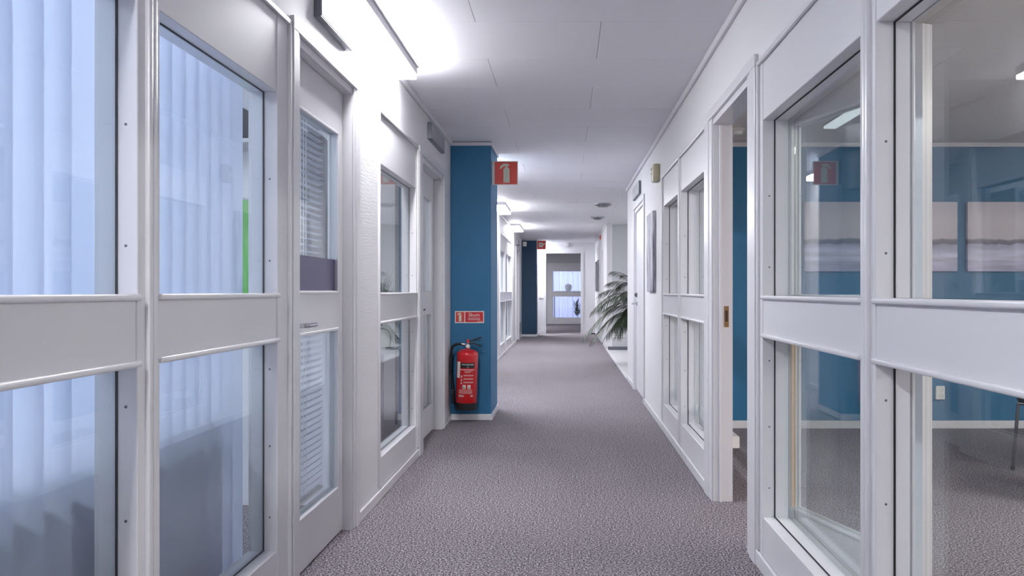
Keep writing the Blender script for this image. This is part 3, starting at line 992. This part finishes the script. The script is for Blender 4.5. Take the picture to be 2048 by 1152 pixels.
# upright canvas on the right wall
r = tag(right_frame('canvas_painting', 7.50), 'narrow upright grey abstract canvas on the right wall by the plain door', 'painting')
obj('canvas', boxes((0, .52, -.030, -.001, 1.15, 1.875), bevel=.002), M['abstract'], r)
# distant framed pictures
for k, (y0_, y1_, lb) in enumerate(((18.9, 19.5, 'thin dark framed picture on the right wall, nearer of the two distant ones'), (20.1, 20.7, 'thin dark framed picture on the right wall, closest to the end wall'))):
    r = tag(right_frame('framed_picture', y1_), lb, 'picture', 'distant pictures on the right wall')
    obj('picture_frame', boxes((0, .6, -.022, -.012, 1.16, 1.18), (0, .6, -.022, -.012, 1.90, 1.92), (0, .02, -.022, -.012, 1.18, 1.90), (.58, .6, -.022, -.012, 1.18, 1.90)), M['dark'], r)
    obj('picture_sheet', boxes((0.0, .6, -.012, -.001, 1.16, 1.92)), M['abstract'], r)
r = tag(obj('fire_alarm_button', boxes((0, .09, -.03, 0, 2.34, 2.43), bevel=.006), M['sign_red']), 'tiny red alarm box high on the distant right wall', 'alarm box')
r.location = (RW, 17.9, 0); r.rotation_euler = (0, 0, -PI / 2)
# end wall sensor, switch
x_, _, z_ = at(1133, 487, YE)
r = tag(obj('wall_sensor', boxes((x_ - .06, x_ + .06, YE - .06, YE - .001, z_ - .09, z_ + .04), bevel=.012, seg=2), M['plastic']), 'small white sensor high on the end wall above the doorway', 'sensor')
x_, _, z_ = at(1083.5, 594, YE)
r = tag(obj('light_switch', boxes((x_ - .075, x_ + .05, YE - .012, YE - .0005, z_ - .04, z_ + .04), bevel=.004), M['plastic']), 'white light switch on the end wall left of the far doorway', 'light switch')
obj('switch_rocker', boxes((x_ - .065, x_ - .01, YE - .018, YE - .011, z_ - .03, z_ + .03), bevel=.002), M['lamp_body'], r)
r = tag(obj('wall_detector', boxes((-1.09, -.99, 19.85, 19.93, 2.30, 2.42), bevel=.012, seg=2), M['plastic']), 'white box on the top left corner of the dark blue column', 'sensor')
r = tag(obj('door_stop', boxes((.70, .80, 20.95, 21.05, 0, .03), bevel=.01, seg=2), M['black']), 'small black door stop on the carpet by the end wall corner', 'door stop')

# sockets


def socket_plate(name, x, y, z, n, label, vertical=False, mat=None):
    r = tag(empty(name, (x, y, z)), label, 'socket')
    w, h = (.082 * n, .082) if not vertical else (.075, .115)
    obj('plate', boxes((-w / 2, w / 2, -.022, 0, -h / 2, h / 2), bevel=.005, seg=2), mat or M['plastic'], r)
    cs = [(-w / 2 + .041 + k * .082, 0) for k in range(n)] if not vertical else [(0, .027), (0, -.027)]
    for cx_, cz_ in cs:
        o = obj('outlet', lathe([(.021, -.0235), (.018, -.0235), (.017, -.0215), (.002, -.0215)], 24, (cx_, 0, cz_), axis='Y', close=False), M['grey_wall'], r, smooth=True)
        obj('pin_hole', boxes((cx_ - .010, cx_ - .006, -.0228, -.0215, cz_ - .002, cz_ + .002), (cx_ + .006, cx_ + .010, -.0228, -.0215, cz_ - .002, cz_ + .002)), M['black'], o)
    return r


socket_plate('wall_socket', 3.145, 6.56, .30, 2, 'white double socket low on the blue office wall', vertical=True)
socket_plate('wall_socket', 1.045, 15.3, .29, 3, 'row of three sockets low on the grey alcove wall under the palm')
# cable trunk along the inside of the right partition beyond the doorway
r = tag(obj('cable_trunk', boxes((WR1, WR1 + .045, 4.30, 6.5, .285, .35), bevel=.003), M['plastic']), 'white cable trunk end showing behind the open doorway jamb', 'cable trunk')

# paintings in the office
for nm, x0_, x1_, mt, lb in (('a', 2.0, 3.28, 'sea1', 'wide pale seascape canvas on the blue office wall, left one of the pair'), ('b', 3.365, 4.64, 'sea2', 'wide pale seascape canvas on the blue office wall, right one at the picture edge')):
    r = tag(obj('seascape_painting', boxes((x0_, x1_, 6.525, 6.558, 1.318, 1.90), bevel=.002), M[mt]), lb, 'painting', 'seascape canvases on the blue wall')

# ------------------------------------------------------------------ chairs in the office


def chair(x, y, rz, label):
    r = tag(empty('visitor_chair', (x, y, 0), rz), label, 'chair', 'chairs in the right office')
    s = .23
    for (a, b) in ((-s, -s), (s, -s), (-s, s), (s, s)):
        bm = tube(bmesh.new(), [(a * 1.03, b * 1.03, .01), (a * .93, b * .93, .43)], .0105, 12)
        lg = obj('leg', bm, M['steel'], r, smooth=True)
        obj('foot_cap', tube(bmesh.new(), [(a * 1.03, b * 1.03, 0), (a * 1.027, b * 1.027, .022)], .0135, 12), M['black'], lg, smooth=True)
    bm = bmesh.new()
    q = s * .93
    for p0, p1 in (((-q, -q), (q, -q)), ((q, -q), (q, q)), ((q, q), (-q, q)), ((-q, q), (-q, -q))):
        tube(bm, [(p0[0], p0[1], .43), (p1[0], p1[1], .43)], .0105, 10)
    obj('seat_frame', bm, M['steel'], r, smooth=True)
    obj('seat', boxes((-.225, .225, -.225, .235, .440, .485), bevel=.018, seg=3), M['seat'], r, smooth=True)
    for sx in (-1, 1):
        obj('back_post', tube(bmesh.new(), smooth_pts([(sx * .215, .215, .43), (sx * .215, .25, .60), (sx * .21, .28, .80)], 4), .0105, 10), M['steel'], r, smooth=True)
    obj('backrest', boxes((-.215, .215, .262, .290, .58, .86), bevel=.012, seg=3), M['seat'], r, smooth=True)
    return r


def corner_at(cx_, cy_, rz, s=.237):
    """centre of a chair whose (-s,-s) corner stands on cx_, cy_"""
    c, sn = math.cos(rz), math.sin(rz)
    return (cx_ - (-s * c + s * sn), cy_ - (-s * sn - s * c))


rz = math.radians(-52)
chair(*corner_at(2.885, 5.03, rz), rz, 'black office chair with chrome legs at the right edge, its leg in front of baseboard')
rz = math.radians(-45)
chair(*corner_at(2.545, 4.28, rz), rz, 'nearer office chair at the far right edge with only a foot showing')

# ------------------------------------------------------------------ blinds and things in the left office


def vblind(y0_, y1_, x, label, ang, w=.118, sp=.098):
    r = tag(empty('vertical_blind', (x, y0_, 0), PI / 2), label, 'blind', 'vertical blinds in the left office')
    L = y1_ - y0_
    obj('head_rail', boxes((0, L, -.02, .02, 2.02, 2.06)), M['plastic'], r)
    bm = bmesh.new()
    n = int(L / sp)
    for k in range(n + 1):
        u = .04 + k * sp
        if u + w * .47 > L: break
        t = bmesh.new()
        N = 6
        pv = []
        for i in range(N + 1):
            q = (i / N - .5) * w
            bow = .001 * (1 - (2 * i / N - 1) ** 2)
            pv.append((t.verts.new((q, bow, .10)), t.verts.new((q, bow, 2.02))))
        for i in range(N): t.faces.new((pv[i][0], pv[i + 1][0], pv[i + 1][1], pv[i][1]))
        merge(bm, t, Matrix.Translation((u, 0, 0)) @ Matrix.Rotation(ang, 4, 'Z'))
    obj('slats', bm, M['blind'], r, smooth=True)
    return r


vblind(-.02, 2.03, WL0 - .055, 'closed pale vertical blind behind the nearest left partition glass', math.radians(-28))
vblind(2.06, 2.845, WL0 - .055, 'closed pale vertical blind behind the glass beside the near left door', math.radians(-28), w=.102, sp=.084)

r = tag(empty('office_desk', (-1.635, 1.2, 0)), 'pale desk standing right behind the vertical blinds', 'desk')
obj('desktop', boxes((-.40, .40, -1.1, 1.50, .70, .728), bevel=.003), M['desk'], r)
for a, b in ((-.36, -1.05), (.34, -1.05), (-.36, 1.44), (.34, 1.44)):
    obj('leg', boxes((a - .025, a + .025, b - .025, b + .025, 0, .70)), M['alu'], r)
obj('modesty_panel', boxes((.30, .31, -1.02, 1.41, .12, .70)), M['desk'], r)

# shelf and jacket seen in the gap beside the blind
r = tag(empty('wall_shelf', (-1.80, 4.06, 1.90)), 'white wall shelf glimpsed in the gap beside the second blind', 'shelf')
obj('shelf_board', boxes((-.40, .30, -.14, .10, 0, .022), bevel=.002), M['desk'], r)
for a in (-.3, .2):
    obj('shelf_bracket', boxes((a, a + .02, -.10, .10, -.12, 0)), M['alu'], r)
r = tag(obj('storage_box', boxes((-1.86, -1.66, 3.97, 4.14, 1.922, 2.10), bevel=.006), M['dark']), 'dark box on the shelf in the gap beside the blind', 'box')
# green jacket
bm = bmesh.new()
N = 24
ring_z = [(.98, .15, .05), (1.05, .155, .055), (1.2, .15, .06), (1.42, .15, .06), (1.52, .13, .05), (1.58, .07, .04), (1.60, .03, .02)]
rings = []
for z, a, b in ring_z:
    rings.append([bm.verts.new((a * math.cos(2 * PI * i / N) * (1 + .08 * math.sin(5 * 2 * PI * i / N + z * 4)), b * math.sin(2 * PI * i / N) * (1 + .2 * math.sin(7 * 2 * PI * i / N + z * 3)), z)) for i in range(N)])
for a, b in zip(rings, rings[1:]):
    for i in range(N): bm.faces.new((a[i], a[(i + 1) % N], b[(i + 1) % N], b[i]))
bm.faces.new(rings[-1]); bm.faces.new(list(reversed(rings[0])))
bmesh.ops.recalc_face_normals(bm, faces=bm.faces[:])
jk = tag(empty('jacket', (-1.60, 3.84, 0)), 'bright green jacket hanging in the gap beside the second blind', 'jacket')
obj('jacket_body', bm, M['green'], jk, smooth=True)
for sx in (-1, 1):
    obj('sleeve', tube(bmesh.new(), smooth_pts([(sx * .11, -.01, 1.50), (sx * .155, -.02, 1.3), (sx * .165, -.03, 1.02)], 5), .045, 12, r1=.038), M['green'], jk, smooth=True)
obj('jacket_hook', tube(bmesh.new(), [(0, .36, 1.62), (0, .0, 1.61), (0, -.01, 1.60)], .006, 8), M['chrome'], jk)

ct = tag(empty('coat', (-1.32, 4.03, 0)), 'dark grey coat hanging behind the blind of the near left door', 'coat')
bm = bmesh.new()
rings = []
for z, a, b in ((1.12, .15, .06), (1.4, .145, .06), (1.7, .14, .06), (1.88, .13, .06), (1.95, .07, .045), (1.97, .03, .02)):
    rings.append([bm.verts.new((a * math.cos(2 * PI * i / N) * (1 + .06 * math.sin(5 * 2 * PI * i / N + z * 3)), b * math.sin(2 * PI * i / N) * (1 + .2 * math.sin(6 * 2 * PI * i / N + z * 3)), z)) for i in range(N)])
for a, b in zip(rings, rings[1:]):
    for i in range(N): bm.faces.new((a[i], a[(i + 1) % N], b[(i + 1) % N], b[i]))
bm.faces.new(rings[-1]); bm.faces.new(list(reversed(rings[0])))
bmesh.ops.recalc_face_normals(bm, faces=bm.faces[:])
obj('coat_body', bm, M['dark'], ct, smooth=True)
obj('coat_hook', tube(bmesh.new(), [(0, .20, 1.99), (0, .0, 1.98), (0, -.01, 1.97)], .006, 8), M['chrome'], ct)

# middle office (behind window_5)
r = tag(empty('side_desk', (-1.83, 5.95, 0)), 'pale desk seen low through the middle left window', 'desk')
obj('desktop', boxes((-.55, .55, -.38, .38, .70, .728), bevel=.003), M['desk'], r)
for a, b in ((-.5, -.34), (.5, -.34), (-.5, .34), (.5, .34)):
    obj('leg', boxes((a - .02, a + .02, b - .02, b + .02, 0, .70)), M['alu'], r)
r = tag(empty('desk_lamp', (-1.31, 5.80, .728)), 'black desk lamp with curved arm behind the middle left window', 'lamp')
r.scale = (.5, .5, .5)
obj('lamp_base', lathe([(.06, 0), (.06, .012), (.01, .018)], 24), M['black'], r, smooth=True)
obj('lamp_arm', tube(bmesh.new(), smooth_pts([(0, 0, .012), (.02, 0, .15), (-.01, 0, .25), (-.10, 0, .29), (-.18, 0, .27)], 6), .006, 10), M['black'], r, smooth=True)
obj('lamp_head', boxes((-.24, -.14, -.03, .03, .235, .275), bevel=.01, seg=2), M['black'], r)


def grassy(name, loc, h, n, mat, label, seed, pot_r=.10, pot_h=.16):
    rn_ = random.Random(seed)
    r_ = tag(empty(name, loc), label, 'potted plant')
    pot = obj('pot', lathe([(pot_r * .75, 0), (pot_r, pot_h), (pot_r * .92, pot_h), (pot_r * .90, pot_h - .02)], 28, close=True), M['plastic'], r_, smooth=True)
    obj('soil', lathe([(pot_r * .88, pot_h - .022), (pot_r * .5, pot_h - .012), (.005, pot_h - .01)], 20), M['soil'], pot)
    bm_ = bmesh.new()
    for k in range(n):
        a_ = rn_.uniform(0, 2 * PI); ln = h * rn_.uniform(.6, 1.1); sp_ = rn_.uniform(.15, .55)
        d_ = Vector((math.cos(a_), math.sin(a_), 0)); sd = Vector((-d_.y, d_.x, 0))
        prev = None
        for i in range(7):
            t_ = i / 6
            p = Vector((0, 0, pot_h - .01)) + d_ * (ln * sp_ * t_ * (0.4 + t_)) + Vector((0, 0, ln * (t_ - .35 * sp_ * t_ * t_ * 2)))
            wd = .007 * (1 - t_) + .001
            cur = (bm_.verts.new(p - sd * wd), bm_.verts.new(p + sd * wd))
            if prev: bm_.faces.new((prev[0], prev[1], cur[1], cur[0]))
            prev = cur
    obj('leaves', bm_, mat, r_)
    return r_


grassy('potted_plant', (-1.45, 6.15, .728), .50, 120, M['dark_leaf'], 'grassy potted plant on the desk behind the middle left window', 4)
r = tag(empty('bookcase', (-2.6, 6.78, 0)), 'grey bookcase against the wall behind the middle left window', 'bookcase')
obj('case', boxes((-.6, .6, -.18, .2, 0, .03), (-.6, .6, .17, .2, .03, 2.0), (-.6, -.57, -.18, .17, .03, 2.0), (.57, .6, -.18, .17, .03, 2.0), (-.6, .6, -.18, .2, 2.0, 2.03)), M['grey_wall'], r)
for z in (.45, .85, 1.25, 1.62):
    obj('shelf', boxes((-.57, .57, -.17, .17, z, z + .022)), M['desk'], r)
r = tag(obj('tall_panel', boxes((-1.475, -1.41, 6.75, 6.98, 0, 2.2), bevel=.003), M['dark']), 'tall dark slate panel behind the middle left window', 'cabinet')

# ------------------------------------------------------------------ palm in the alcove


def palm(loc, label):
    rn_ = random.Random(11)
    r_ = tag(empty('potted_palm', loc), label, 'potted plant')
    pot = obj('pot', lathe([(.13, 0), (.17, .05), (.19, .30), (.18, .32), (.165, .30)], 36), M['pot'], r_, smooth=True)
    obj('soil', lathe([(.16, .292), (.1, .30), (.01, .302)], 24), M['soil'], pot)
    specs = []
    # (azimuth, reach, peak height, droop) aimed so the fronds lean out over the corridor
    for az, ln, hh, dr in ((178, 1.05, 1.15, 1.05), (170, .95, 1.35, .85), (188, .95, 1.0, .95), (160, .85, 1.25, .45), (200, .90, 1.25, .70), (150, .8, .9, .8), (183, .75, 1.0, .45),
                           (215, .75, .95, .65), (140, .7, 1.4, .5), (173, .62, 1.38, .22), (192, .70, 1.32, .35), (230, .8, 1.3, .6), (120, .7, 1.2, .6), (90, .7, 1.3, .7), (60, .7, 1.1, .7), (270, .7, 1.2, .7), (300, .7, 1.3, .5), (330, .6, 1.2, .6), (20, .5, 1.3, .6),
                           (166, .55, 1.0, .30), (195, .50, 1.15, .35), (180, .60, .85, .55), (155, .6, 1.1, .8), (205, .62, 1.05, .9), (176, .45, 1.25, .15)):
        specs.append((math.radians(az), ln, hh, dr))
    for az, ln, hh, dr in specs:
        d_ = Vector((math.cos(az), math.sin(az), 0))
        pts_ = []
        n_ = 22
        for i in range(n_ + 1):
            t_ = i / n_
            pts_.append(Vector((0, 0, .30)) + d_ * (ln * (.12 * t_ + .88 * t_ ** 1.7)) + Vector((0, 0, hh * 1.55 * t_ * (1 - .36 * t_) - dr * t_ ** 3 * .95)))
        fr_ = obj('frond_stem', tube(bmesh.new(), pts_, .007, 6, r1=.0015), M['stem'], r_)
        bm_ = bmesh.new()
        for i in range(7, n_ * 3 + 1):
            t_ = i / (n_ * 3)
            if t_ < .30: continue
            k = min(int(t_ * n_), n_ - 1)
            f_ = t_ * n_ - k
            p = pts_[k].lerp(pts_[k + 1], f_)
            tan = (pts_[k + 1] - pts_[k]).normalized()
            side = tan.cross(Vector((0, 0, 1))).normalized()
            ll = .27 * (math.sin(PI * min(1, (t_ - .22) / .80)) ** .6) + .04
            for s_ in (-1, 1):
                dirv = (tan * .75 + side * s_ * .62 + Vector((0, 0, rn_.uniform(-.05, .12)))).normalized()
                wv = dirv.cross(Vector((0, 0, 1))).normalized()
                prev = None
                L_ = ll * rn_.uniform(.85, 1.1)
                for q in range(6):
                    u_ = q / 5
                    c = p + dirv * (L_ * u_) + Vector((0, 0, -.55 * L_ * u_ * u_))
                    wd = .0052 * math.sin(PI * (.12 + .88 * u_)) + .0004
                    cur = (bm_.verts.new(c - wv * wd), bm_.verts.new(c + wv * wd))
                    if prev: bm_.faces.new((prev[0], prev[1], cur[1], cur[0]))
                    prev = cur
        obj('leaflets', bm_, M['leaf'], fr_)
    return r_


palm((1.36, 12.2, .006), 'green palm leaning out of the alcove into the corridor')

# ------------------------------------------------------------------ far room behind the end doorway
bm = bmesh.new()
N = 150
cx0, cx1, yc = -.62, 1.55, 28.05
top, bot = [], []
for i in range(N + 1):
    x = cx0 + (cx1 - cx0) * i / N
    y = yc + .035 * math.sin(i * .9) + .02 * math.sin(i * .37 + 1)
    top.append(bm.verts.new((x, y, 2.15))); bot.append(bm.verts.new((x, y + .01 * math.sin(i), .12)))
for i in range(N): bm.faces.new((bot[i], bot[i + 1], top[i + 1], top[i]))
tag(obj('curtain', bm, M['curtain'], smooth=True), 'white pleated curtain glowing behind the glass beyond the end doorway', 'curtain')
r = tag(empty('potted_plant', (.42, 27.86, 0)), 'leafy plant behind the lower glass of the far partition', 'potted plant')
bm = bmesh.new()
rn = random.Random(9)
for k in range(160):
    a = rn.uniform(0, 2 * PI); e_ = rn.uniform(.1, 1.3); L_ = rn.uniform(.15, .35)
    base = Vector((rn.uniform(-.05, .05), rn.uniform(-.03, .03), rn.uniform(.25, .7)))
    d_ = Vector((math.cos(a) * math.cos(e_), math.sin(a) * math.cos(e_) * .45, math.sin(e_)))
    s_ = d_.cross(Vector((0, 0, 1))).normalized() * .02
    q = [bm.verts.new(base), bm.verts.new(base + d_ * L_ * .5 + s_), bm.verts.new(base + d_ * L_), bm.verts.new(base + d_ * L_ * .5 - s_)]
    bm.faces.new(q)
obj('foliage', bm, M['dark_leaf'], r)
obj('pot', lathe([(.08, 0), (.10, .2), (.09, .2)], 20), M['plastic'], r)
obj('plant_stem', tube(bmesh.new(), [(0, 0, .19), (0.01, 0, .5), (0, 0, .7)], .008, 8), M['stem'], r)
r = tag(empty('sill_ornament', (.10, 27.83, 0)), 'small rounded white object standing before the bright far curtain', 'ornament')
obj('ornament_body', lathe([(.05, 1.17), (.10, 1.20), (.13, 1.30), (.12, 1.38), (.06, 1.43), (.01, 1.44)], 24), M['plastic'], r, smooth=True)
obj('stand', boxes((-.5, .8, -.09, .10, 1.14, 1.168), (-.5, -.47, -.09, .10, 0, 1.14), (.77, .8, -.09, .10, 0, 1.14)), M['desk'], r)
